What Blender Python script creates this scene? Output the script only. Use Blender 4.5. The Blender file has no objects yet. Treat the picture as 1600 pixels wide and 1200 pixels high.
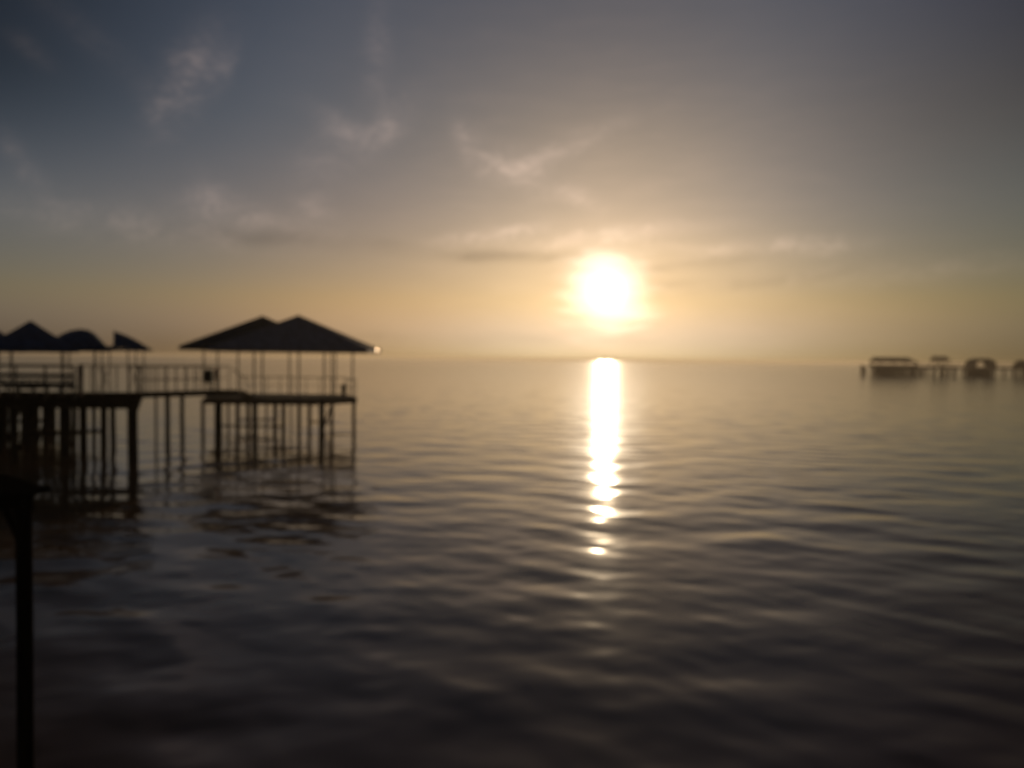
import bpy, bmesh, math, random
import numpy as np
from mathutils import Matrix, Vector

random.seed(7)
C = bpy.context.scene
COL = C.collection
R = math.radians

# ------------------------------------------------------------------ camera
EYE = Vector((0.0, 0.0, 5.0))
ROT = (Matrix.Rotation(R(90 - 1.816), 4, 'X') @ Matrix.Rotation(R(0.66), 4, 'Z'))
FPX = 1246.0
cd = bpy.data.cameras.new('camera')
cam = bpy.data.objects.new('camera', cd)
COL.objects.link(cam)
C.camera = cam
cd.sensor_width = 36.0
cd.lens = 36.0 * FPX / 1600.0
cd.clip_start = 0.05
cd.clip_end = 40000.0
cam.matrix_world = Matrix.Translation(EYE) @ ROT
# the phone focused on something close by: everything here is a little soft
cd.dof.use_dof = True
cd.dof.aperture_fstop = 2.8
cd.dof.focus_distance = 1.18
cd.dof.aperture_blades = 0


def pixdir(px, py):
    return (ROT @ Vector(((px - 800.0) / FPX, (600.0 - py) / FPX, -1.0))).normalized()


def at(px, py, Y):
    d = pixdir(px, py)
    return EYE + d * (Y / d.y)


def xat(px, Y, py=590):
    return at(px, py, Y).x


# ------------------------------------------------------------------ sun and sky
SUN = pixdir(948, 455)
sun_el = math.asin(SUN.z)
sun_az = math.atan2(SUN.x, SUN.y)
sl = bpy.data.lights.new('sun', 'SUN')
so = bpy.data.objects.new('sun', sl)
COL.objects.link(so)
sl.energy = 1.0
sl.angle = R(0.53)
sl.color = (1.0, 0.76, 0.48)
so.rotation_euler = (-SUN).to_track_quat('-Z', 'Y').to_euler()

world = bpy.data.worlds.new('World')
C.world = world
world.use_nodes = True
nt = world.node_tree
bg = nt.nodes['Background']


class N:
    """tiny arithmetic on node sockets"""
    tree = nt

    def __init__(self, s):
        self.s = s

    @staticmethod
    def _in(sock, v):
        if isinstance(v, N):
            N.tree.links.new(v.s, sock)
        else:
            sock.default_value = v

    @staticmethod
    def m(op, a, b=None, c=None):
        n = N.tree.nodes.new('ShaderNodeMath')
        n.operation = op
        for i, v in enumerate((a, b, c)):
            if v is not None:
                N._in(n.inputs[i], v)
        return N(n.outputs[0])

    def __add__(self, o): return N.m('ADD', self, o)
    def __radd__(self, o): return N.m('ADD', self, o)
    def __sub__(self, o): return N.m('SUBTRACT', self, o)
    def __rsub__(self, o): return N.m('SUBTRACT', o, self)
    def __mul__(self, o): return N.m('MULTIPLY', self, o)
    def __rmul__(self, o): return N.m('MULTIPLY', self, o)
    def __truediv__(self, o): return N.m('DIVIDE', self, o)

    def exp(self): return N.m('EXPONENT', self)

    def smooth(self, a, b, lo=0.0, hi=1.0):
        n = N.tree.nodes.new('ShaderNodeMapRange')
        n.interpolation_type = 'SMOOTHSTEP'
        N._in(n.inputs[0], self)
        for i, v in enumerate((a, b, lo, hi)):
            n.inputs[i + 1].default_value = v
        return N(n.outputs[0])


def vm(op, a, b):
    n = nt.nodes.new('ShaderNodeVectorMath')
    n.operation = op
    for i, v in enumerate((a, b)):
        if isinstance(v, N):
            nt.links.new(v.s, n.inputs[i])
        else:
            n.inputs[i].default_value = v
    return N(n.outputs['Value'] if op == 'DOT_PRODUCT' else n.outputs[0])


def vscale(col, f):
    n = nt.nodes.new('ShaderNodeVectorMath')
    n.operation = 'SCALE'
    if isinstance(col, N):
        nt.links.new(col.s, n.inputs[0])
    else:
        n.inputs[0].default_value = col
    N._in(n.inputs['Scale'], f)
    return N(n.outputs[0])


sky = nt.nodes.new('ShaderNodeTexSky')
sky.sky_type = 'NISHITA'
sky.sun_disc = False
sky.sun_elevation = sun_el
sky.sun_rotation = sun_az
sky.air_density = 1.0
sky.dust_density = 1.0
sky.ozone_density = 1.0
SKY_STRENGTH = 0.05

tc = nt.nodes.new('ShaderNodeTexCoord')
D = N(tc.outputs['Generated'])
sep = nt.nodes.new('ShaderNodeSeparateXYZ')
nt.links.new(D.s, sep.inputs[0])
dx, dy, dz = (N(sep.outputs[i]) for i in range(3))
el = N.m('ARCSINE', dz) * (180 / math.pi)                 # elevation, degrees
az = N.m('ARCTAN2', dx, dy) * (180 / math.pi)             # azimuth, degrees
th = N.m('ARCCOSINE', N.m('MINIMUM', vm('DOT_PRODUCT', D, tuple(SUN)), 0.9999999)) * (180 / math.pi)

# sky tint: thin veils, warmer and brighter low on the left, dimmer to the right,
# bluer high up; the darkening away from the sun is lens vignette put into the sky
da = az - math.degrees(sun_az)
left = (-1.0 * da).smooth(4, 26)
right = da.smooth(8, 30)
top = el.smooth(9, 17)
lowb = el.smooth(0, 4.5, 1.0, 0.0)
mid = vm('ADD', (0.475, 0.535, 0.80), vscale((0.165, 0.085, 0.0), left))
tint = vm('ADD', vscale(mid, 1.0 - top), vscale((0.52, 0.567, 0.755), top))
tint = vm('MULTIPLY', tint, vm('ADD', (1.0, 1.0, 1.0), vscale((-0.44, -0.22, 0.85), lowb)))
fall = th.smooth(24, 46, 0.0, 0.70) * el.smooth(8, 18) * th.smooth(50, 115, 1.0, 0.55)
base = vm('MULTIPLY', N(sky.outputs[0]), tint)
base = vscale(base, (1.0 - fall) * (1.0 - right * 0.20))
base = vm('MULTIPLY', base, vm('ADD', (1.0, 1.0, 1.0), vscale((0.10, 0.05, -0.16), right * el.smooth(26, 14))))
base = vm('MULTIPLY', base, vm('ADD', (1.0, 1.0, 1.0), vscale((-0.14, -0.24, -0.22), right * top)))
near = N.m('ABSOLUTE', da).smooth(6, 22, 1.0, 0.0) * el.smooth(2.5, 8, 1.0, 0.0)
base = vm('MULTIPLY', base, vm('ADD', (1.0, 1.0, 1.0), vscale((-0.20, -0.15, 0.0), near)))

# aureole of forward scattered light round the low sun


# wisps of cirrus: soft patches of stretched noise fixed in the sky
def ang(px, py):
    d = pixdir(px, py)
    return math.degrees(math.atan2(d.x, d.y)), math.degrees(math.asin(d.z))


comb = nt.nodes.new('ShaderNodeCombineXYZ')
nt.links.new((az * 0.16).s, comb.inputs[0])
nt.links.new((el * 0.28 - az * 0.03).s, comb.inputs[1])


def noise(scale, detail, dist, off):
    n = nt.nodes.new('ShaderNodeTexNoise')
    n.inputs['Scale'].default_value = scale
    n.inputs['Detail'].default_value = detail
    n.inputs['Distortion'].default_value = dist
    v = vm('ADD', N(comb.outputs[0]), (off, off * 0.7, off * 0.3))
    nt.links.new(v.s, n.inputs['Vector'])
    return N(n.outputs[0])


n1 = noise(1.5, 4.0, 1.2, 3.0).smooth(0.36, 0.74)
n2 = noise(1.1, 4.0, 0.8, 11.0).smooth(0.36, 0.70)
# thin streaks of cloud in front of the sun make the glare uneven
comb2 = nt.nodes.new('ShaderNodeCombineXYZ')
nt.links.new((az * 0.10).s, comb2.inputs[0])
nt.links.new((el * 0.42).s, comb2.inputs[1])
ns = nt.nodes.new('ShaderNodeTexNoise')
ns.inputs['Scale'].default_value = 2.6
ns.inputs['Detail'].default_value = 2.0
ns.inputs['Distortion'].default_value = 0.4
nt.links.new(comb2.outputs[0], ns.inputs['Vector'])
streak = N(ns.outputs[0])
te = th * (0.55 + 0.9 * streak)
g1 = (-1.0 * (th / 0.70) * (th / 0.70)).exp()
te2 = te / 2.6
g2 = (-1.0 * te2 * te2 * te2).exp()
g3 = (-1.0 * (te / 5.0)).exp()
aur = vm('ADD', vscale((8.0, 7.2, 5.6), g1), vscale((0.84, 0.78, 0.66), g2))
aur = vm('ADD', aur, vscale((0.24, 0.155, 0.105), g3))


def patch(px, py, wpx, hpx, tilt, amp):
    u0, v0 = ang(px, py)
    k = 57.3 / FPX
    su, sv = wpx * k, hpx * k
    c, s = math.cos(R(tilt)), math.sin(R(tilt))
    u = az - u0
    v = el - v0
    a = (u * c + v * s) * (1 / su)
    b = (v * c - u * s) * (1 / sv)
    return (-1.0 * (a * a + b * b)).exp() * amp


wisps = [(290, 125, 70, 28, 62, 1.25), (350, 110, 36, 12, 62, 0.5), (40, 262, 40, 14, -55, 0.6), (52, 80, 30, 12, -30, 0.4),
         (525, 195, 45, 16, -25, 0.6), (600, 200, 55, 22, 40, 0.75), (500, 250, 45, 30, 30, 0.4), (730, 225, 45, 15, -65, 0.55),
         (800, 264, 52, 22, -24, 0.95), (885, 230, 85, 16, 22, 0.6), (905, 308, 40, 14, -25, 0.55), (330, 320, 40, 26, -60, 0.9),
         (400, 340, 90, 22, -10, 0.7), (490, 325, 26, 18, 0, 0.5), (770, 368, 70, 12, 8, 1.5), (860, 384, 70, 8, 6, 1.3), (960, 366, 120, 13, 4, 1.1), (1060, 386, 60, 8, -6, 0.9),
         (1250, 384, 70, 13, 0, 0.9), (1110, 395, 80, 10, 10, 0.6), (1400, 425, 230, 16, 3, 0.4), (590, 100, 20, 70, 0, 0.35),
         (180, 350, 160, 26, -4, 0.6), (120, 40, 120, 20, -35, 0.3)]
wsum = None
for wv in wisps:
    p = patch(*wv)
    wsum = p if wsum is None else wsum + p
n3 = noise(4.2, 5.0, 2.2, 23.0).smooth(0.34, 0.66)
lit = wsum * (n1 * 0.65 + 0.26) * (n3 * 0.5 + 0.55)
darks = [(768, 400, 66, 9, 2, 1.35), (880, 402, 40, 6, 8, 0.8), (520, 378, 170, 13, -2, 0.7), (1090, 412, 90, 8, 6, 0.8), (1200, 440, 130, 9, 6, 0.6),
         (1050, 445, 70, 7, 5, 0.6), (330, 372, 90, 10, 0, 0.5), (760, 530, 260, 10, 0, 0.5)]
dsum = None
for dv in darks:
    p = patch(*dv)
    dsum = p if dsum is None else dsum + p
shade = 1.0 - N.m('MINIMUM', dsum * (n2 * 0.7 + 0.3), 1.0) * 0.27
glow = th.smooth(3, 34, 2.5, 0.95)
cloud = vscale((0.122, 0.086, 0.068), lit * glow)
out = vscale(vm('ADD', vscale(base, SKY_STRENGTH), cloud), shade)
out = vm('ADD', out, aur)
nt.links.new(out.s, bg.inputs[0])
bg.inputs[1].default_value = 1.0

C.view_settings.view_transform = 'Standard'
C.view_settings.look = 'None'
C.view_settings.exposure = 0.0
C.view_settings.gamma = 1.0
C.view_settings.use_curve_mapping = False
C.render.engine = 'CYCLES'
C.cycles.use_denoising = True
C.cycles.max_bounces = 6
C.cycles.volume_bounces = 1
C.cycles.sample_clamp_direct = 80.0
C.cycles.sample_clamp_indirect = 4.0


# ------------------------------------------------------------------ materials
def mat(name, col, rough=0.7, metal=0.0, var=0.35, scale=3.0, bump=0.0, stretch=(1, 1, 1), spec=0.15):
    m = bpy.data.materials.new(name)
    m.use_nodes = True
    t = m.node_tree
    b = t.nodes['Principled BSDF']
    b.inputs['Roughness'].default_value = rough
    b.inputs['Metallic'].default_value = metal
    b.inputs['Specular IOR Level'].default_value = spec
    c = t.nodes.new('ShaderNodeTexCoord')
    mp = t.nodes.new('ShaderNodeMapping')
    mp.inputs['Scale'].default_value = stretch
    n = t.nodes.new('ShaderNodeTexNoise')
    n.inputs['Scale'].default_value = scale
    n.inputs['Detail'].default_value = 6
    t.links.new(c.outputs['Object'], mp.inputs[0])
    t.links.new(mp.outputs[0], n.inputs['Vector'])
    r = t.nodes.new('ShaderNodeValToRGB')
    r.color_ramp.elements[0].position = 0.3
    r.color_ramp.elements[1].position = 0.7
    r.color_ramp.elements[0].color = tuple(x * (1 - var) for x in col) + (1,)
    r.color_ramp.elements[1].color = tuple(x * (1 + var) for x in col) + (1,)
    t.links.new(n.outputs[0], r.inputs[0])
    t.links.new(r.outputs[0], b.inputs['Base Color'])
    if bump:
        bp = t.nodes.new('ShaderNodeBump')
        bp.inputs['Strength'].default_value = bump
        bp.inputs['Distance'].default_value = 0.01
        t.links.new(n.outputs[0], bp.inputs['Height'])
        t.links.new(bp.outputs[0], b.inputs['Normal'])
    return m


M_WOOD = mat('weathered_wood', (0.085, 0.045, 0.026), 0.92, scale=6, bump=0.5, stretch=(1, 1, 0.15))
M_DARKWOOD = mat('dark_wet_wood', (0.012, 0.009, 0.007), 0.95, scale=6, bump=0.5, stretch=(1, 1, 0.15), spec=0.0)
M_STEEL = mat('rusty_steel', (0.095, 0.066, 0.048), 0.6, 0.3, scale=9, bump=0.3)
M_PAINT = mat('grey_painted_steel', (0.16, 0.13, 0.11), 0.5, 0.1, scale=8)
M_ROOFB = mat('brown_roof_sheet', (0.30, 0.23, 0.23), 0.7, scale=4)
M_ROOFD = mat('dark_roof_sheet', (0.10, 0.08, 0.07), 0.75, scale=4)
M_ROOFN = mat('navy_canvas', (0.045, 0.085, 0.16), 0.8, scale=3)
M_BOARD = mat('dark_board', (0.040, 0.034, 0.030), 0.8, scale=5, bump=0.4, stretch=(0.15, 1, 1))
M_BOX = mat('black_metal', (0.020, 0.019, 0.018), 0.6, scale=8)
M_ORANGE = mat('orange_paint', (0.75, 0.22, 0.06), 0.6, scale=7)
M_GLINT = mat('peach_glint_metal', (0.80, 0.58, 0.40), 0.22, 1.0, var=0.08, scale=7)  # peach tone of the sun glint put into the metal colour
M_FAR = mat('far_hut_timber', (0.18, 0.105, 0.065), 0.9, scale=1.5)

# ------------------------------------------------------------------ helpers
WLOC = {}


def thing(name, label, cat, loc, group=None):
    o = bpy.data.objects.new(name, None)
    COL.objects.link(o)
    o.location = loc
    o.empty_display_size = 0.3
    WLOC[o] = Vector(loc)
    o['label'] = label
    o['category'] = cat
    if group:
        o['group'] = group
    return o


def link(name, bm, m, parent=None, smooth=False, kind=None, label=None):
    """world-space bmesh -> one mesh object with its origin at its own middle"""
    lo = Vector((1e9,) * 3)
    hi = Vector((-1e9,) * 3)
    for v in bm.verts:
        for i in range(3):
            lo[i] = min(lo[i], v.co[i])
            hi[i] = max(hi[i], v.co[i])
    c = (lo + hi) / 2
    bmesh.ops.translate(bm, verts=bm.verts, vec=-c)
    bmesh.ops.recalc_face_normals(bm, faces=bm.faces)
    me = bpy.data.meshes.new(name)
    bm.to_mesh(me)
    bm.free()
    me.materials.append(m)
    if smooth:
        me.polygons.foreach_set('use_smooth', [True] * len(me.polygons))
    o = bpy.data.objects.new(name, me)
    COL.objects.link(o)
    WLOC[o] = c
    if parent is not None:
        o.parent = parent
        o.location = c - WLOC[parent]
    else:
        o.location = c
    if kind:
        o['kind'] = kind
    if label:
        o['label'] = label
    return o


def nb():
    return bmesh.new()


def box(bm, lo, hi):
    x0, y0, z0 = lo
    x1, y1, z1 = hi
    v = [bm.verts.new(p) for p in ((x0, y0, z0), (x1, y0, z0), (x1, y1, z0), (x0, y1, z0),
                                   (x0, y0, z1), (x1, y0, z1), (x1, y1, z1), (x0, y1, z1))]
    for f in ((3, 2, 1, 0), (4, 5, 6, 7), (0, 1, 5, 4), (1, 2, 6, 5), (2, 3, 7, 6), (3, 0, 4, 7)):
        bm.faces.new([v[i] for i in f])
    return bm


def bar(bm, a, b, w, h=None, up=(0, 0, 1)):
    """rectangular beam from a to b, w wide and h high"""
    a, b = Vector(a), Vector(b)
    h = h or w
    d = (b - a).normalized()
    u = Vector(up)
    if abs(d.dot(u)) > 0.98:
        u = Vector((0, 1, 0))
    s = d.cross(u).normalized()
    t = s.cross(d).normalized()
    v = []
    for p in (a, b):
        for i, j in ((-1, -1), (1, -1), (1, 1), (-1, 1)):
            v.append(bm.verts.new(p + s * (i * w / 2) + t * (j * h / 2)))
    for f in ((3, 2, 1, 0), (4, 5, 6, 7), (0, 1, 5, 4), (1, 2, 6, 5), (2, 3, 7, 6), (3, 0, 4, 7)):
        bm.faces.new([v[i] for i in f])
    return bm


def rod(bm, a, b, r0, r1=None, n=10, wob=0.0):
    """round pole with a few rings; wob bends it a little"""
    a, b = Vector(a), Vector(b)
    r1 = r1 if r1 is not None else r0
    d = (b - a).normalized()
    u = Vector((0, 1, 0)) if abs(d.z) > 0.9 else Vector((0, 0, 1))
    s = d.cross(u).normalized()
    t = s.cross(d).normalized()
    rings = []
    K = 4 if wob else 1
    for k in range(K + 1):
        f = k / K
        p = a.lerp(b, f)
        if wob and 0 < k < K:
            p = p + s * random.uniform(-wob, wob) + t * random.uniform(-wob, wob)
        r = r0 + (r1 - r0) * f
        rings.append([bm.verts.new(p + (s * math.cos(2 * math.pi * i / n) + t * math.sin(2 * math.pi * i / n)) * r) for i in range(n)])
    for q in range(K):
        for i in range(n):
            bm.faces.new((rings[q][i], rings[q][(i + 1) % n], rings[q + 1][(i + 1) % n], rings[q + 1][i]))
    bm.faces.new(rings[0][::-1])
    bm.faces.new(rings[-1])
    return bm


def slab(bm, pts, z0, z1):
    lo = [bm.verts.new((p[0], p[1], z0)) for p in pts]
    hi = [bm.verts.new((p[0], p[1], z1)) for p in pts]
    n = len(pts)
    bm.faces.new(lo[::-1])
    bm.faces.new(hi)
    for i in range(n):
        bm.faces.new((lo[i], lo[(i + 1) % n], hi[(i + 1) % n], hi[i]))
    return bm


def clip_poly(poly, a, b, c):
    """keep the part of poly where a*x+b*y>=c"""
    out = []
    for i in range(len(poly)):
        p, q = poly[i], poly[(i + 1) % len(poly)]
        fp = a * p[0] + b * p[1] - c
        fq = a * q[0] + b * q[1] - c
        if fp >= 0:
            out.append(p)
        if fp * fq < 0:
            t = fp / (fp - fq)
            out.append((p[0] + (q[0] - p[0]) * t, p[1] + (q[1] - p[1]) * t))
    return out


def board_deck(parent, poly, ztop, thick, width=0.14, dirv=(0, 1), m=M_WOOD):
    """all the boards of a far deck in one part: gapped strips clipped to the outline"""
    bm = nb()
    d = Vector((dirv[0], dirv[1])).normalized()
    s = Vector((d.y, -d.x))
    ks = [s.x * p[0] + s.y * p[1] for p in poly]
    k = min(ks)
    while k < max(ks):
        q = clip_poly(clip_poly(poly, s.x, s.y, k), -s.x, -s.y, -(k + width - 0.012))
        if len(q) >= 3:
            slab(bm, q, ztop - thick, ztop + random.uniform(-0.006, 0.006))
        k += width
    return link('deck_boards', bm, m, parent, kind='stuff')


def water_pile(parent, x, y, ztop, r, m=M_DARKWOOD, zbot=-2.0, name='pile'):
    return link(name, rod(nb(), (x, y, zbot), (x + random.uniform(-.03, .03), y, ztop), r * 1.06, r, 12, 0.012), m, parent, smooth=False)


def post(parent, x, y, z0, z1, r=0.045, m=M_PAINT, name='post'):
    return link(name, rod(nb(), (x, y, z0), (x, y, z1), r, r, 8), m, parent)


# ------------------------------------------------------------------ water
def build_water():
    rng = np.random.default_rng(23)
    az_f = np.linspace(-48, 48, 641)
    az_c = np.concatenate([np.arange(52, 180, 6.0), np.arange(180, 309, 6.0)])
    azs = np.radians(np.concatenate([az_f, az_c]))
    ratio = 0.0044
    rs = [0.4]
    while rs[-1] < 4.0:
        rs.append(rs[-1] * 1.08)
    while rs[-1] < 700:
        rs.append(rs[-1] * (1 + ratio))
    while rs[-1] < 16000:
        rs.append(rs[-1] * 1.05)
    rs = np.array(rs)
    na, nr = len(azs), len(rs)
    A, Rr = np.meshgrid(azs, rs)
    X = (Rr * np.sin(A)).astype(np.float32)
    Y = (Rr * np.cos(A)).astype(np.float32)
    Z = np.zeros_like(X)
    fine = (np.abs((np.degrees(A) + 180) % 360 - 180) <= 48.5)
    cell = np.maximum(np.gradient(rs)[:, None], Rr * np.where(fine, R(96 / 640), R(6)))
    var_un = np.zeros_like(X)
    ncomp = 140
    total = 0.037                                # rms slope of the whole sea
    lam = np.exp(rng.uniform(math.log(0.36), math.log(9.0), ncomp))
    w = np.exp(-((np.log(lam) - math.log(1.25)) / 0.9) ** 2) * 0.8 + 0.2 + 0.4 * np.exp(-((np.log(lam) - math.log(3.0)) / 0.38) ** 2)
    w = w / np.sqrt((w ** 2).sum())
    for i in range(ncomp):
        train = 24 if i % 2 else -20             # two crossing wave trains
        a = R(train + 7 + rng.normal(0, 31))
        k = 2 * math.pi / lam[i]
        slope = total * math.sqrt(2) * w[i]
        amp = slope / k
        ph = rng.uniform(0, 2 * math.pi)
        f = np.clip((lam[i] / cell - 2.5) / 2.5, 0, 1).astype(np.float32)
        f = f * f * (3 - 2 * f)
        g = 0.75 + 0.25 * np.sin((X * math.cos(a * 3) + Y * math.sin(a * 2)) / (lam[i] * 5.3) + ph * 3)
        Z += f * g * amp * np.sin(k * (X * math.sin(a) + Y * math.cos(a)) + ph)
        var_un += (1 - f ** 2) * slope ** 2 / 2
    Z -= Z.mean()
    alpha = np.sqrt(0.14 * var_un + 0.008 ** 2)
    rough = np.sqrt(alpha)
    verts = np.stack([X, Y, Z], -1).reshape(-1, 3)
    i = np.arange(nr - 1)[:, None]
    j = np.arange(na)[None, :]
    jn = (j + 1) % na
    faces = np.stack(np.broadcast_arrays(i * na + j, i * na + jn, (i + 1) * na + jn, (i + 1) * na + j), -1).reshape(-1, 4)[:, ::-1]
    # close the small hole under the viewer
    me = bpy.data.meshes.new('water')
    me.vertices.add(len(verts))
    me.vertices.foreach_set('co', verts.ravel())
    nf = len(faces)
    me.loops.add(nf * 4 + na)
    me.loops.foreach_set('vertex_index', np.concatenate([faces.ravel(), np.arange(na)[::-1]]).astype(np.int32))
    me.polygons.add(nf + 1)
    me.polygons.foreach_set('loop_start', np.concatenate([np.arange(nf) * 4, [nf * 4]]).astype(np.int32))
    me.polygons.foreach_set('use_smooth', np.ones(nf + 1, bool))
    me.update(calc_edges=True)
    me.validate()
    at_ = me.attributes.new('ripple', 'FLOAT', 'POINT')
    at_.data.foreach_set('value', rough.ravel().astype(np.float32))
    m = bpy.data.materials.new('sea_water')
    m.use_nodes = True
    t = m.node_tree
    b = t.nodes['Principled BSDF']
    b.inputs['Base Color'].default_value = (0.13, 0.072, 0.036, 1)
    b.inputs['IOR'].default_value = 1.37
    an = t.nodes.new('ShaderNodeAttribute')
    an.attribute_name = 'ripple'
    t.links.new(an.outputs['Fac'], b.inputs['Roughness'])
    me.materials.append(m)
    o = bpy.data.objects.new('water', me)
    COL.objects.link(o)
    o.location.z = 0.38
    o['kind'] = 'structure'


build_water()


# ------------------------------------------------------------------ roofs
def pyramid_roof(parent, cx, cy, hw, hd, z0, z1, m, over=0.10, sag=0.0, rot=0.0):
    """hipped roof as four thick sloping sheets, each with its own ribs, plus fascia and hip caps"""
    apex = Vector((cx, cy, z1))
    cs = [Vector((cx - hw, cy - hd, z0)), Vector((cx + hw, cy - hd, z0)), Vector((cx + hw, cy + hd, z0)), Vector((cx - hw, cy + hd, z0))]
    if rot:
        mr = Matrix.Rotation(rot, 3, 'Z')
        cs = [Vector((cx, cy, 0)) + mr @ (c_ - Vector((cx, cy, 0))) for c_ in cs]
    root = None
    for i in range(4):
        a, b = cs[i], cs[(i + 1) % 4]
        bm = nb()
        n = 9
        rows = 6
        nrm = (b - a).cross(apex - a).normalized()
        grid_t, grid_b = [], []
        for r in range(rows + 1):
            f = r / rows * 0.985
            p, q = a.lerp(apex, f), b.lerp(apex, f)
            dz = -sag * math.sin(math.pi * f)
            grid_t.append([bm.verts.new(p.lerp(q, k / n) + Vector((0, 0, dz)) + nrm * (0.03 + (0.012 if k % 2 else 0.0))) for k in range(n + 1)])
            grid_b.append([bm.verts.new(p.lerp(q, k / n) + Vector((0, 0, dz)) - nrm * 0.01) for k in range(n + 1)])
        for r in range(rows):
            for k in range(n):
                bm.faces.new((grid_t[r][k], grid_t[r][k + 1], grid_t[r + 1][k + 1], grid_t[r + 1][k]))
                bm.faces.new((grid_b[r][k], grid_b[r + 1][k], grid_b[r + 1][k + 1], grid_b[r][k + 1]))
        for k in range(n):
            bm.faces.new((grid_t[0][k], grid_b[0][k], grid_b[0][k + 1], grid_t[0][k + 1]))
            bm.faces.new((grid_t[rows][k], grid_t[rows][k + 1], grid_b[rows][k + 1], grid_b[rows][k]))
        for r in range(rows):
            bm.faces.new((grid_t[r][0], grid_t[r + 1][0], grid_b[r + 1][0], grid_b[r][0]))
            bm.faces.new((grid_t[r][n], grid_b[r][n], grid_b[r + 1][n], grid_t[r + 1][n]))
        link('roof_panel', bm, m, parent)
        link('hip_cap', bar(nb(), a + Vector((0, 0, .05)), apex + Vector((0, 0, .05)), 0.16, 0.05), m, parent) if not sag else None
        fb = link('fascia', bar(nb(), a.lerp(b, 0.004) - Vector((0, 0, 0.09)), b.lerp(a, 0.004) - Vector((0, 0, 0.09)), 0.05, 0.17), m, parent)
    return root


# ------------------------------------------------------------------ far-left shelters' deck
ZA = 3.05
YF, YB = 33.0, 40.6
deckA = [(xat(-420, YF, 626), YF), (xat(219, YF, 626), YF), (xat(224, YB, 612), YB), (xat(-420, YB, 608), YB)]
da = thing('pier_deck', 'broad dark pier deck carrying the navy shelters at the left edge', 'pier', (-22.0, 38.0, 0))
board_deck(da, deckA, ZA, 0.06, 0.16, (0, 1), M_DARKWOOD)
hidden_deck = [(xat(-420, YF, 626), YB + .02), (xat(112, YB, 612), YB + .02), (xat(112, 54, 595), 54.0), (xat(-220, 54, 595), 54.0)]  # lower deck out of sight, added so its reflection darkens the water
board_deck(da, hidden_deck, ZA - .75, 0.06, 0.16, (0, 1), M_DARKWOOD)
for y in (44.0, 47.2, 50.4, 53.8):
    xr = xat(114, y, 600) - .15
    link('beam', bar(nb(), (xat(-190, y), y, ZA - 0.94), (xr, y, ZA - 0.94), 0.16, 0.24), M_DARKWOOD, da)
    for px in (-40, 6, 40, 74, 108):
        water_pile(da, xat(px + (y * 7 % 9) - 4, y, 650) if px < 100 else xr - .1, y, ZA - .83, .10)
for y in (33.15, 36.9, 40.45):
    xr = deckA[1][0] + (deckA[2][0] - deckA[1][0]) * (y - YF) / (YB - YF)
    link('beam', bar(nb(), (deckA[0][0] + 3, y, ZA - 0.20), (xr - 0.05, y, ZA - 0.20), 0.16, 0.24), M_DARKWOOD, da)
pA = [(22, 34, .17), (56, 40.3, .16), (100, 34, .2), (130, 37.3, .17), (162, 40.3, .16), (177, 40.4, .13), (207, 33.4, .2), (-60, 34, .18),
      (8, 40.3, .14), (38, 40.3, .16), (70, 40.4, .13), (84, 40.3, .11), (116, 40.4, .12), (146, 40.4, .1), (0, 37.3, .16), (48, 37.3, .16), (-140, 37, .18)]
for px, y, r in pA:
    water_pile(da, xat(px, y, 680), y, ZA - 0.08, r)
for px0, px1, y, z in ((0, 130, 37.3, 1.2), (56, 162, 40.3, 1.0), (8, 70, 40.4, 1.5)):
    link('cross_brace', bar(nb(), (xat(px0, y, 680), y - .2, z), (xat(px1, y, 680), y - .2, z + .1), 0.1, 0.16), M_DARKWOOD, da)
for px0, px1, y in ((22, 56, 34.2), (56, 84, 40.1), (8, 38, 40.1)):
    link('diagonal_brace', bar(nb(), (xat(px0, y, 690), y, 0.3), (xat(px1, y, 690), y, ZA - 0.35), 0.09, 0.14), M_DARKWOOD, da)


def rail_post(parent, x, y, z0, z1, w=0.05, m=M_STEEL):
    link('post', bar(nb(), (x, y, z0), (x, y, z1), w, w), m, parent)


# board railing at the front of the deck, x -> 117 px
rb = thing('board_railing', 'dark railing of three wide boards along the deck under the left shelters', 'railing', (xat(40, 33.9), 33.9, ZA))
yr = 33.9
xa, xb = xat(-160, yr), xat(116, yr)
for z, h in ((at(60, 571.5, yr).z, 0.11), (at(60, 586.5, yr).z, 0.17), (at(60, 600, yr).z, 0.16)):
    link('rail_board', bar(nb(), (xa, yr, z), (xb, yr, z), 0.05, h), M_BOARD, rb)
n = 7
for i in range(n):
    x = xa + (xb - xa) * (i + 0.02) / (n - 0.96)
    rail_post(rb, x, yr + 0.056, ZA + 0.004, 4.50, 0.06, M_BOARD)

# picnic tables behind the board railing
for px, y, lab in ((20, 35.4, 'long dark table behind the board railing, nearer the left edge'), (84, 35.6, 'long dark table behind the board railing, nearer the open deck')):
    x = xat(px, y)
    tb = thing('picnic_table', lab, 'table', (x, y, ZA), 'tables on the left deck')
    link('tabletop', box(nb(), (x - .85, y - .35, ZA + .74), (x + .85, y + .35, ZA + .79)), M_BOARD, tb)
    for s in (-1, 1):
        link('bench', box(nb(), (x - .85, y + s * .72 - .13, ZA + .43), (x + .85, y + s * .72 + .13, ZA + .47)), M_BOARD, tb)
        bm = nb()
        bar(bm, (x + s * .6, y - .75, ZA + .005), (x + s * .6, y - .22, ZA + .74), .07, .05)
        link('leg', bm, M_BOARD, tb)
        link('leg', bar(nb(), (x + s * .6, y + .75, ZA + .005), (x + s * .6, y + .22, ZA + .74), .07, .05), M_BOARD, tb)
        link('crossbar', bar(nb(), (x + s * .64, y - .8, ZA + .40), (x + s * .64, y + .8, ZA + .40), .04, .06), M_BOARD, tb)


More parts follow.
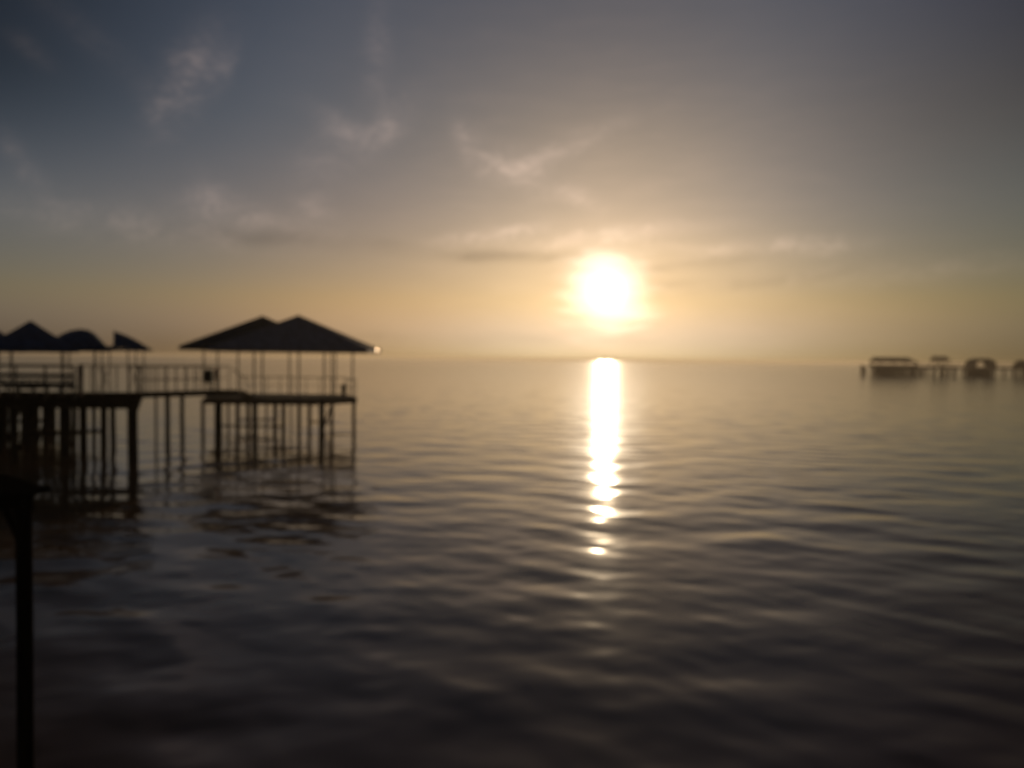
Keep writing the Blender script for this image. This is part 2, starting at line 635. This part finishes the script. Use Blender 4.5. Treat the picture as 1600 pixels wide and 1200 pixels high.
def thin_railing(name, label, pts, z0, z1, npost, mids=(0.5,), w=0.045, group=None, xpanels=()):
    t = thing(name, label, 'railing', (pts[0][0], pts[0][1], z0), group)
    for si in range(len(pts) - 1):
        a, b = Vector((*pts[si], 0)), Vector((*pts[si + 1], 0))
        link('top_rail', bar(nb(), a + Vector((0, 0, z1)), b + Vector((0, 0, z1)), w * 1.5, w * 1.3), M_STEEL, t)
        for mf in mids:
            zz = z0 + (z1 - z0) * mf
            link('mid_rail', bar(nb(), a + Vector((0, 0, zz)), b + Vector((0, 0, zz)), w * .55, w * .7), M_STEEL, t)
        k = npost if si == 0 else max(2, npost // 2)
        for i in range(k):
            p = a.lerp(b, (i + 0.01) / (k - 0.98))
            rail_post(t, p.x, p.y, z0 + 0.005, z1 - w * 0.6, w)
        for (f0, f1) in (xpanels if si == 0 else ()):
            p, q = a.lerp(b, f0), a.lerp(b, f1)
            link('diagonal_bar', bar(nb(), (p.x, p.y - .04, z0 + .12), (q.x, q.y - .04, z1 - .08), .03), M_STEEL, t)
            link('diagonal_bar', bar(nb(), (p.x, p.y + .04, z1 - .08), (q.x, q.y + .04, z0 + .12), .03), M_STEEL, t)
    return t


thin_railing('deck_railing', 'thin steel railing with crossed bars on the deck right of the board railing',
             [(xat(122, 38.6), 38.6), (xat(221, 40.4), 40.4)], ZA, 4.43, 6, (), 0.05, xpanels=((0.30, 0.52), (0.80, 0.98)))
b0 = xat(127, 37.0)
st = thing('sign_post', 'dark reddish upright post beside the end of the board railing', 'post', (b0, 37.0, ZA))
link('shaft', bar(nb(), (b0, 37.0, ZA + .004), (b0, 37.0, ZA + 1.42), 0.13, 0.13), mat('dark_red_paint', (0.09, 0.035, 0.04), 0.7), st)
link('cap', box(nb(), (b0 - .09, 36.91, ZA + 1.42), (b0 + .09, 37.09, ZA + 1.46)), M_BOX, st)

# shelters on the deck
YS = 38.9
ZE = at(60, 544.5, YS).z


class Row:
    """local axes of a shelter: u along its front, n away from the shore"""
    def __init__(self, px, y):
        self.c = Vector((xat(px, y, 545), y, 0))
        self.n = Vector((self.c.x, self.c.y, 0)).normalized()
        self.u = Vector((self.n.y, -self.n.x, 0))
        self.rot = math.atan2(self.u.y, self.u.x)

    def hit(self, px, py):
        d = pixdir(px, py)
        return EYE + d * ((self.c - EYE).dot(self.n) / d.dot(self.n))

    def along(self, px, py=545):
        return (self.hit(px, py) - self.c).dot(self.u)

    def pt(self, a, b, z):
        p = self.c + self.u * a + self.n * b
        return Vector((p.x, p.y, z))


def frame_posts(t, row, a0, a1, b0, b1, ztop):
    for b in (b0, b1):
        for a in (a0, a1):
            p = row.pt(a, b, 0)
            post(t, p.x, p.y, ZA + 0.004, ztop, 0.03, M_STEEL)


def pyr_shelter(pxc, pyc, pxl, pxr, label, dy=0.0):
    row = Row(pxc, YS + dy)
    hw = (row.along(pxr) - row.along(pxl)) / 2
    ze = row.hit(pxc, 544.5).z
    t = thing('canopy_shelter', label, 'shelter', (row.c.x, row.c.y, ZA), 'navy shelters on the left deck')
    pyramid_roof(t, row.c.x, row.c.y, hw, 1.4, ze, row.hit(pxc, pyc).z, M_ROOFN, sag=0.05, rot=row.rot)
    frame_posts(t, row, -hw * .68, hw * .68, -1.1, 1.1, ze)
    return t


pyr_shelter(-30, 497, -100, 42, 'navy shelter cut off by the left edge of the picture, only its roof slope showing', 0.0)
pyr_shelter(48, 502, -26, 122, 'navy shelter with a pointed pyramid roof, the most pointed of the left row', -2.9)


def swept_canopy(t, row, prof, secs, ze, keep_last):
    bm = nb()
    rings = []
    for fb, sc in secs:
        ring = []
        for k, (px, py) in enumerate(prof):
            p = row.hit(px, py)
            f = 1 if (keep_last and k == len(prof) - 1) else sc
            ring.append(bm.verts.new(row.pt(row.along(px, py), fb, ze + (p.z - ze) * f)))
        rings.append(ring)
    for a, b in zip(rings[:-1], rings[1:]):
        for k in range(len(prof) - 1):
            bm.faces.new((a[k], a[k + 1], b[k + 1], b[k]))
    ret = bmesh.ops.extrude_face_region(bm, geom=list(bm.faces))
    bmesh.ops.translate(bm, verts=[v for v in ret['geom'] if isinstance(v, bmesh.types.BMVert)], vec=(0, 0, -0.035))
    return link('canopy', bm, M_ROOFN, t, smooth=True)


# rounded canopy
row = Row(117, YS)
ze = row.hit(117, 545).z
t = thing('canopy_shelter', 'navy shelter with a rounded flat-topped canopy between the pointed and the torn ones', 'shelter', (row.c.x, row.c.y, ZA), 'navy shelters on the left deck')
prof = [(50, 545), (66, 538), (82, 530), (98, 521), (111, 516), (125, 514), (138, 515.5), (148, 521), (157, 530), (164, 538), (171, 545)]
swept_canopy(t, row, prof, ((-1.4, 0.0), (-1.25, .30), (-.9, .68), (-.45, .93), (0, 1.0), (.45, .93), (.9, .68), (1.25, .3), (1.4, 0.0)), ze, False)
for b in (-1.4, 1.4):
    link('valance', bar(nb(), row.pt(row.along(50), b, ze - .05), row.pt(row.along(171), b, ze - .05), 0.03, 0.16), M_ROOFN, t)
frame_posts(t, row, row.along(108), row.along(148), -1.05, 1.05, ze - .03)

# torn canopy: a low frame, and one half of its sheet standing up like a wing
row = Row(197, YS)
ze = row.hit(197, 545.5).z
t = thing('canopy_shelter', 'navy shelter with half its canopy gone, a torn edge standing up', 'shelter', (row.c.x, row.c.y, ZA), 'navy shelters on the left deck')
a0, a1, a2 = row.along(158), row.along(184), row.along(238)
for b in (-1.15, 1.15):
    link('frame', bar(nb(), row.pt(a0, b, ze), row.pt(a1, b, ze), 0.08, 0.17), M_ROOFN, t)
    link('frame', bar(nb(), row.pt(a1 + .01, b, ze - .03), row.pt(a2 - .1, b, ze - .03), 0.06, 0.10), M_ROOFN, t)
link('frame', bar(nb(), row.pt(a0 + .05, -1.10, ze), row.pt(a0 + .05, 1.10, ze), 0.08, 0.15), M_ROOFN, t)
slack = [(158, 539), (168, 541), (177, 540), (184, 537)]
swept_canopy(t, row, slack, ((-1.1, .7), (0, 1.0), (1.1, .8)), ze + .05, False).name = 'slack_sheet'
wing = [(177.5, 516), (181, 518.5), (187, 520), (196, 523.5), (207, 528.5), (218, 534.5), (228, 540.5), (239, 548)]
swept_canopy(t, row, wing, ((-1.2, 0.10), (-.95, .5), (-.5, .86), (0, 1.0), (.5, .90), (.95, .55), (1.2, 0.12)), ze, True)
bm = nb()                                              # the hanging torn edge, a curved strip
strip = [(178.5, 517.5), (183.5, 523), (185.5, 529), (185, 535), (181, 541)]
ra, rb = [], []
for px, py in strip:
    p = row.hit(px, py)
    ra.append(bm.verts.new(row.pt(row.along(px, py), -.38, p.z)))
    rb.append(bm.verts.new(row.pt(row.along(px, py) + .03, .38, p.z)))
for k in range(len(strip) - 1):
    bm.faces.new((ra[k], ra[k + 1], rb[k + 1], rb[k]))
ret = bmesh.ops.extrude_face_region(bm, geom=list(bm.faces))
bmesh.ops.translate(bm, verts=[v for v in ret['geom'] if isinstance(v, bmesh.types.BMVert)], vec=row.u * 0.03)
link('torn_flap', bm, M_ROOFN, t, smooth=True)
for px, b in ((160, -1.1), (200, -1.0), (213, 1.0), (171, 1.1), (224, -1.0)):
    p = row.pt(row.along(px), b, 0)
    post(t, p.x, p.y, ZA + .004, ze - .08, 0.03, M_STEEL)

# ------------------------------------------------------------------ walkway to the twin pavilion
WA = Vector((xat(226, 41.6), 41.6, 0))             # middle line of the walkway
WB = Vector((xat(366, 45.6), 45.6, 0))
wd = (WB - WA).normalized()
wn = Vector((-wd.y, wd.x, 0))
HWW = 0.55
WA = WA - wd * 1.6
ww = thing('walkway', 'narrow raised walkway joining the left deck to the twin roofed platform', 'walkway', tuple((WA + WB) / 2))
wp = [WA - wn * HWW, WB - wn * HWW, WB + wn * HWW, WA + wn * HWW]
board_deck(ww, [(p.x, p.y) for p in wp], ZA - 0.012, 0.05, 0.15, (wn.x, wn.y), M_DARKWOOD)
up_ = Vector((0, 0, 1))
for sg in (-1, 1):
    link('beam', bar(nb(), WA + wd * .3 + wn * sg * (HWW - .1) + up_ * (ZA - .175), WB + wn * sg * (HWW - .1) + up_ * (ZA - .175), 0.1, 0.22), M_DARKWOOD, ww)


def onwalk(px, off):
    """point of the walkway line seen at column px"""
    lo, hi = 0.0, 1.0
    for _ in range(40):
        f = (lo + hi) / 2
        p = WA.lerp(WB, f) + wn * off
        if p.x < xat(px, p.y):
            lo = f
        else:
            hi = f
    return WA.lerp(WB, (lo + hi) / 2) + wn * off


for px, off, r in ((262, -.4, .12), (285, .4, .11), (244, .42, .06)):
    p = onwalk(px, off)
    water_pile(ww, p.x, p.y, ZA - .21, r)
wx1 = WB.x
sx = wx1
for i in range(3):
    link('step', box(nb(), (sx + .15 + i * .27, 45.35, ZA - .16 * (i + 1) - .04), (sx + .41 + i * .27, 46.15, ZA - .16 * (i + 1))), M_WOOD, ww)
for y in (45.3, 46.2):
    link('stringer', bar(nb(), (sx + .2, y, ZA - .09), (sx + .94, y, ZA - .50), 0.04, 0.18), M_WOOD, ww)
link('handrail', bar(nb(), (sx + .02, 45.3, ZA + 1.2), (sx + .9, 45.3, ZA + .5), 0.05, 0.05), M_STEEL, ww)
link('handrail_post', bar(nb(), (sx + .88, 45.3, ZA - .5), (sx + .88, 45.3, ZA + .52), 0.045, 0.045), M_STEEL, ww)
pn = [WA + wd * 1.0 - wn * (HWW - .04), onwalk(331, -(HWW - .04))]
pf = [WA + wd * 1.0 + wn * (HWW - .04), WB + wn * (HWW - .04)]
thin_railing('walkway_railing', 'thin steel railing along the near side of the raised walkway', [(p.x, p.y) for p in pn], ZA, 4.41, 9, (0.45,), 0.05)
thin_railing('walkway_railing', 'thin steel railing along the far side of the raised walkway', [(p.x, p.y) for p in pf], ZA, 4.36, 10, (0.5,), 0.045)

# dark box on legs and the orange board next to it
ybx = onwalk(325.5, 0).y
xbx = xat(325.5, ybx, 588)
bxt = thing('grill_box', 'small dark box on thin legs at the walkway end under the left roof edge', 'box', (xbx, ybx, ZA))
z0, z1 = at(325, 597.5, ybx).z, at(325, 578.5, ybx).z
bm = box(nb(), (xbx - .25, ybx - .22, z0), (xbx + .25, ybx + .22, z1 - .06))
bmesh.ops.bevel(bm, geom=list(bm.edges), offset=.04, segments=2, affect='EDGES')
link('body', bm, M_BOX, bxt)
link('lid', box(nb(), (xbx - .27, ybx - .24, z1 - .055), (xbx + .27, ybx + .24, z1)), M_BOX, bxt)
link('handle', bar(nb(), (xbx - .12, ybx - .1, z1 + .02), (xbx + .12, ybx - .1, z1 + .02), .03), M_BOX, bxt)
for sx_ in (-.2, .2):
    for sy_ in (ybx - .18, ybx + .18):
        link('leg', bar(nb(), (xbx + sx_, sy_, ZA + .004), (xbx + sx_, sy_, z0 + .02), .035), M_BOX, bxt)
yo = onwalk(337.5, -.2).y
xo = xat(337.5, yo, 585)
ob = thing('orange_board', 'narrow orange board standing on the walkway just right of the dark box', 'board', (xo, yo, ZA))
link('panel', box(nb(), (xo - .085, yo - .02, at(337, 594, yo).z), (xo + .085, yo + .02, at(337, 576, yo).z)), M_ORANGE, ob)
link('stake', bar(nb(), (xo, yo + .045, ZA + .004), (xo, yo + .045, 4.2), .045), M_STEEL, ob)

# ------------------------------------------------------------------ twin-roofed platform
ZB = 2.55
polyB = [(xat(318, 45.2, 625), 45.2), (xat(500, 45.2, 625), 45.2), (xat(558, 48.0, 622), 48.0), (xat(541, 52.0, 616), 52.0), (xat(330, 52.0, 616), 52.0)]
pb = thing('pier_platform', 'wooden platform on piles below the pair of brown pointed roofs', 'pier', (-14.0, 48.5, 0))
board_deck(pb, polyB, ZB, 0.06, 0.16, (1, 0))
ring = [Vector((p[0], p[1], ZB - .19)) for p in polyB]
cen = sum(ring, Vector()) / len(ring)
for i in range(len(ring)):
    a, b = ring[i].lerp(cen, .012), ring[(i + 1) % len(ring)].lerp(cen, .012)
    link('edge_beam', bar(nb(), a.lerp(b, .012), b.lerp(a, .012), 0.12, 0.26), M_WOOD, pb)
for y in (47.0, 49.6):
    link('joist', bar(nb(), (xat(327, y), y, ZB - .15), (xat(545, y), y, ZB - .15), 0.14, 0.17), M_WOOD, pb)
pB = [(316.5, 45.6, .10), (341, 45.5, .21), (372, 47.0, .12), (388, 49.6, .12), (398.5, 45.5, .15), (430, 49.6, .13), (443, 47, .12),
      (467, 49.6, .12), (483, 49.6, .12), (503, 46.0, .17), (519, 49.6, .11), (553, 48.2, .11), (357, 51.5, .08), (416, 51.6, .07), (455, 51.6, .06)]
for px, y, r in pB:
    water_pile(pb, xat(px, y, 655), y, ZB - .07 if r > .1 else ZB - .09, r, M_DARKWOOD if r > .14 else M_WOOD)
for px0, px1, y, z in ((343, 443, 47.2, .82), (372, 430, 49.8, 1.0), (483, 520, 49.8, .9), (316.5, 398, 45.8, .35), (398, 503, 45.8, .25), (511, 553, 47.6, .35)):
    link('cross_brace', bar(nb(), (xat(px0, y, 670), y, z), (xat(px1, y, 670), y, z), 0.06, 0.11), M_WOOD, pb)
for px0, px1, y in ((504, 520, 50.0),):
    link('diagonal_brace', bar(nb(), (xat(px0, y, 670), y, .3), (xat(px1, y, 670), y, ZB - .3), 0.08, 0.12), M_WOOD, pb)


def pavilion(label, cx, cy, hw, hd, ze, zp, posts, m):
    t = thing('pavilion', label, 'pavilion', (cx, cy, ZB), 'twin pavilions on the platform')
    pyramid_roof(t, cx, cy, hw, hd, ze, zp, m)
    for px, y in posts:
        x = xat(px, y)
        post(t, x, y, ZB + .004, ze - .02, 0.05, M_PAINT)
        link('base_plate', box(nb(), (x - .1, y - .1, ZB + .007), (x + .1, y + .1, ZB + .02)), M_PAINT, t)
    return t


yR = 47.0
cxR = xat(466, yR, 520)
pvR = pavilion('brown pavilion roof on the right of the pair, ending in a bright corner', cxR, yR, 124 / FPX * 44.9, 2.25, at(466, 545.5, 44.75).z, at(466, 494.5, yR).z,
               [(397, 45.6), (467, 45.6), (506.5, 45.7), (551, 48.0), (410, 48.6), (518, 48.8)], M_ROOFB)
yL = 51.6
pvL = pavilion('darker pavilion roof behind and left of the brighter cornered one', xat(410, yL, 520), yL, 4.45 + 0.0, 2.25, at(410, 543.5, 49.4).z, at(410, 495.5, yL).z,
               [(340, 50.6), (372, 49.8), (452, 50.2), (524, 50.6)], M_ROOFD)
# far-left pavilion post standing on the walkway side
post(pvL, xat(318.5, 51.0), 51.0, ZA + .004, at(410, 543.5, 49.4).z - .02, .05, M_PAINT)
# bright spot at the right corner: a metal plate added to make the sun glint
rc = at(588.5, 547, 44.78)
# shallow and convex, turned half way between sun and camera to throw the glint
hn = (SUN + (EYE - rc).normalized()).normalized()
bm = nb()
Rc, ra = 0.60, 0.17
q = hn.to_track_quat('Z', 'Y')
rings = []
for k_ in range(7):
    r_ = ra * k_ / 6
    zz = math.sqrt(Rc * Rc - r_ * r_) - math.sqrt(Rc * Rc - ra * ra)
    n_ = 1 if k_ == 0 else 24
    rings.append([bm.verts.new(rc + q @ Vector((r_ * math.cos(2 * math.pi * i / n_), r_ * math.sin(2 * math.pi * i / n_), zz))) for i in range(n_)])
for i in range(24):
    bm.faces.new((rings[0][0], rings[1][i], rings[1][(i + 1) % 24]))
for k_ in range(1, 6):
    for i in range(24):
        bm.faces.new((rings[k_][i], rings[k_ + 1][i], rings[k_ + 1][(i + 1) % 24], rings[k_][(i + 1) % 24]))
back = [bm.verts.new(v_.co - hn * 0.06) for v_ in rings[6]]
for i in range(24):
    bm.faces.new((rings[6][i], back[i], back[(i + 1) % 24], rings[6][(i + 1) % 24]))
bm.faces.new(back[::-1])
link('glint_plate', bm, M_GLINT, pvR, smooth=True, label='convex metal plate added to reflect the sun at the roof corner')

thin_railing('platform_railing', 'thin railing round the far and right edges of the twin roofed platform',
             [(xat(376, 51.85, 616), 51.85), (xat(540, 51.85, 616), 51.85), (xat(556, 48.15, 622), 48.15)], ZB, 3.63, 9, (0.5,), 0.045)
yb_ = 50.9
xbn = xat(537, yb_, 612)
bn = thing('litter_bin', 'small dark litter bin at the right end of the platform', 'bin', (xbn, yb_, ZB))
link('body', rod(nb(), (xbn, yb_, ZB + .004), (xbn, yb_, ZB + .62), .15, .18, 14), M_BOX, bn)
link('lid', rod(nb(), (xbn, yb_, ZB + .62), (xbn, yb_, ZB + .72), .19, .10, 14), M_BOX, bn)

# ------------------------------------------------------------------ near corner of a wooden platform, left edge
ZN = at(78, 763, 8.6).z
tip = Vector((at(78, 763, 8.6).x, 8.6, 0))
u = Vector((-0.77, 0.64, 0)).normalized()
v = Vector((-u.y, u.x, 0)) if u.x > 0 else Vector((-0.64, -0.77, 0)).normalized()
npl = thing('near_platform', 'black corner of a near wooden platform on one pile at the left edge', 'pier', (tip.x - .3, tip.y, 0))
L = 3.2
for i in range(22):
    a = tip + u * (i * 0.146 + 0.0)
    b = a + v * (L + random.uniform(-.02, .02)) - v * random.uniform(0, .03)
    a = a - v * random.uniform(0, .02)
    w2 = 0.136
    pts = [a, a + u * w2, b + u * w2, b]
    bm = slab(nb(), [(p.x, p.y) for p in pts], ZN - .045, ZN + random.uniform(-.004, .004))
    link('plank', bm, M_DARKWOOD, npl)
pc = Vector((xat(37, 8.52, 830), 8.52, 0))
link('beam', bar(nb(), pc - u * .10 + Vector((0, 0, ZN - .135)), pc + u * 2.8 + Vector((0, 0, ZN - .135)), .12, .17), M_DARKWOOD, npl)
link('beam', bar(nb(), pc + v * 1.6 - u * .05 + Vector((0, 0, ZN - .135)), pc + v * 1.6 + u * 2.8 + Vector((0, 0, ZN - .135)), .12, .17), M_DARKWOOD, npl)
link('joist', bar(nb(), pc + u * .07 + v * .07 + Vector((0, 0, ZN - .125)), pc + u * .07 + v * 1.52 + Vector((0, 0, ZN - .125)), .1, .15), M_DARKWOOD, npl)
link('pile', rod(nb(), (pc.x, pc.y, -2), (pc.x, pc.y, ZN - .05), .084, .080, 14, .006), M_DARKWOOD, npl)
link('pile', rod(nb(), (pc.x + u.x * 2.4, pc.y + u.y * 2.4, -2), (pc.x + u.x * 2.4, pc.y + u.y * 2.4, ZN - .22), .092, .088, 14, .006), M_DARKWOOD, npl)
q = at(36, 852, 8.52)
link('diagonal_brace', bar(nb(), (q.x - .02, q.y + .02, q.z), (q.x - 1.0, q.y + .82, q.z + .85), .05, .07), M_DARKWOOD, npl)

# ------------------------------------------------------------------ far pier on the right
YP = 310.0
k = YP / FPX


def P(px, py, y=YP):
    return at(px, py, y)


ZP = P(1500, 573).z
xs0, xs1 = P(1426, 572).x, P(1760, 572).x
fp = thing('far_pier_walkway', 'long low pier walkway far off on the right linking the small huts', 'pier', ((xs0 + xs1) / 2, YP, 0))
link('deck', box(nb(), (xs0, YP - 1, ZP - .9), (xs1, YP + 1, ZP)), M_FAR, fp)
for i in range(22):
    x = xs0 + .3 + i * (xs1 - xs0 - .6) / 21
    water_pile(fp, x, YP, ZP - .9, .34, M_FAR)
link('rail', bar(nb(), (xs0, YP - .9, ZP + 1.0), (xs1, YP - .9, ZP + 1.0), .14, .3), M_FAR, fp)
for i in range(22):
    x = xs0 + .3 + i * (xs1 - xs0 - .6) / 21
    link('rail_post', bar(nb(), (x, YP - .9, ZP + .003), (x, YP - .9, ZP + .94), .1, .1), M_FAR, fp)


def far_hut(label, px0, px1, eave, top, zdeck_px, yy, npile, roof, dpx=(0, 0), skirt=0.0, rows=2):
    x0, x1 = P(px0, 570, yy).x, P(px1, 570, yy).x
    zd = P(px0, zdeck_px, yy).z
    ze, zt = P((px0 + px1) / 2, eave, yy).z, P((px0 + px1) / 2, top, yy).z
    hd = min(4.0, (x1 - x0) / 2.4)
    t = thing('pier_hut', label, 'hut', ((x0 + x1) / 2, yy, 0), 'huts on the far pier')
    X0, X1 = P(px0 + dpx[0], 570, yy).x, P(px1 + dpx[1], 570, yy).x
    link('deck', box(nb(), (X0, yy - hd - .4, zd - .5), (X1, yy + hd + .4, zd)), M_FAR, t)
    bm = nb()
    if roof == 'hip':
        r = (x1 - x0) * .12
        b = [bm.verts.new(p) for p in ((x0, yy - hd, ze), (x1, yy - hd, ze), (x1, yy + hd, ze), (x0, yy + hd, ze))]
        c = [bm.verts.new(p) for p in ((x0 + r * .3, yy - hd * .35, zt), (x1 - r * 1.6, yy - hd * .35, zt), (x1 - r * 1.6, yy + hd * .35, zt), (x0 + r * .3, yy + hd * .35, zt))]
        bm.faces.new(b[::-1])
        bm.faces.new(c)
        for i in range(4):
            bm.faces.new((b[i], b[(i + 1) % 4], c[(i + 1) % 4], c[i]))
    else:                                          # rounded roof
        nseg = 10
        o_, i_ = [], []
        for s in range(nseg + 1):
            a = math.pi * s / nseg
            cx, hw = (x0 + x1) / 2, (x1 - x0) / 2
            zz = ze + (zt - ze) * math.sin(a) ** .7
            o_.append((cx - hw * math.cos(a), zz))
            i_.append((cx - (hw - .5) * math.cos(a), ze + (zt - ze - .9) * math.sin(a) ** .7))
        rings = []
        for y_ in (yy - hd, yy + hd):
            rings.append(([bm.verts.new((p[0], y_, p[1])) for p in o_], [bm.verts.new((p[0], y_, p[1])) for p in i_]))
        (oa, ia), (ob_, ib) = rings
        for s in range(nseg):
            bm.faces.new((oa[s], oa[s + 1], ob_[s + 1], ob_[s]))
            bm.faces.new((ia[s + 1], ia[s], ib[s], ib[s + 1]))
            bm.faces.new((oa[s + 1], oa[s], ia[s], ia[s + 1]))
            bm.faces.new((ob_[s], ob_[s + 1], ib[s + 1], ib[s]))
        for s in (0, nseg):
            bm.faces.new((oa[s], ob_[s], ib[s], ia[s]))
    link('roof', bm, M_FAR, t)
    for i in range(4):
        x = x0 + .5 + (x1 - x0 - 1.0) * i / 3
        if roof != 'hip' and i in (1, 2):
            continue
        for y_ in (yy - hd + .3, yy + hd - .3):
            link('post', bar(nb(), (x, y_, zd + .003), (x, y_, ze + (0 if roof == 'hip' else .3)), .2 if roof == 'hip' else .5, .2), M_FAR, t)
    if skirt:
        for y_ in (yy - hd + .1, yy + hd - .1):
            link('railing', box(nb(), (x0 + .2, y_ - .05, zd + .01), (x1 - .2, y_ + .05, zd + skirt)), M_FAR, t)
    for r_ in range(rows):
        y_ = yy - hd + .3 + (2 * hd - .6) * r_ / max(1, rows - 1)
        for i in range(npile):
            water_pile(t, X0 + .4 + (X1 - X0 - .8) * i / (npile - 1), y_, zd - .5, .42, M_FAR)
    return t


far_hut('wide long-roofed hut standing alone on the far pier, left of the others', 1364, 1428, 566.5, 558.5, 573.5, 306, 13, 'hip', (4, 6), 1.0, 4)
far_hut('small distant hut with a low narrow flat-topped roof between the wide and the arched huts', 1457, 1481, 564, 557, 572, 316, 4, 'hip', (-4, 8), 0)
far_hut('arched dark hut with an open bright middle on the far pier', 1515, 1549, 573, 560, 576, 306, 7, 'round', (-3, -2), 0, 3)
far_hut('last hut of the far pier, cut by the right edge of the picture', 1592, 1640, 570, 563, 575, 306, 7, 'hip', (0, 0), 1.0)
mp = thing('mooring_piles', 'little cluster of mooring piles standing clear left of the far huts', 'piles', (P(1349, 575, 306).x, 306, 0))
for dx_, dy_, h_ in ((-.7, 0, 4.2), (.2, .7, 4.0), (.6, -.4, 3.7)):
    water_pile(mp, P(1349, 575, 306).x + dx_, 306 + dy_, h_, .32, M_FAR)
link('cap', box(nb(), (P(1349, 575, 306).x - 1.1, 305.4, 3.2), (P(1349, 575, 306).x + 1.0, 306.9, 3.5)), M_FAR, mp)

# ------------------------------------------------------------------ evening haze over the water
HAZE = True
if HAZE:
    bm = box(nb(), (-17000, -17000, -3.0), (17000, 17000, 8.6))
    me = bpy.data.meshes.new('haze')
    bm.to_mesh(me)
    bm.free()
    hz = bpy.data.objects.new('haze', me)
    COL.objects.link(hz)
    hz['kind'] = 'stuff'
    m = bpy.data.materials.new('haze_air')
    m.use_nodes = True
    t = m.node_tree
    t.nodes.clear()
    o_ = t.nodes.new('ShaderNodeOutputMaterial')
    pv = t.nodes.new('ShaderNodeVolumePrincipled')
    pv.inputs['Color'].default_value = (1.0, 0.85, 0.66, 1)
    pv.inputs['Density'].default_value = 0.00035
    pv.inputs['Anisotropy'].default_value = 0.52
    t.links.new(pv.outputs[0], o_.inputs['Volume'])
    me.materials.append(m)
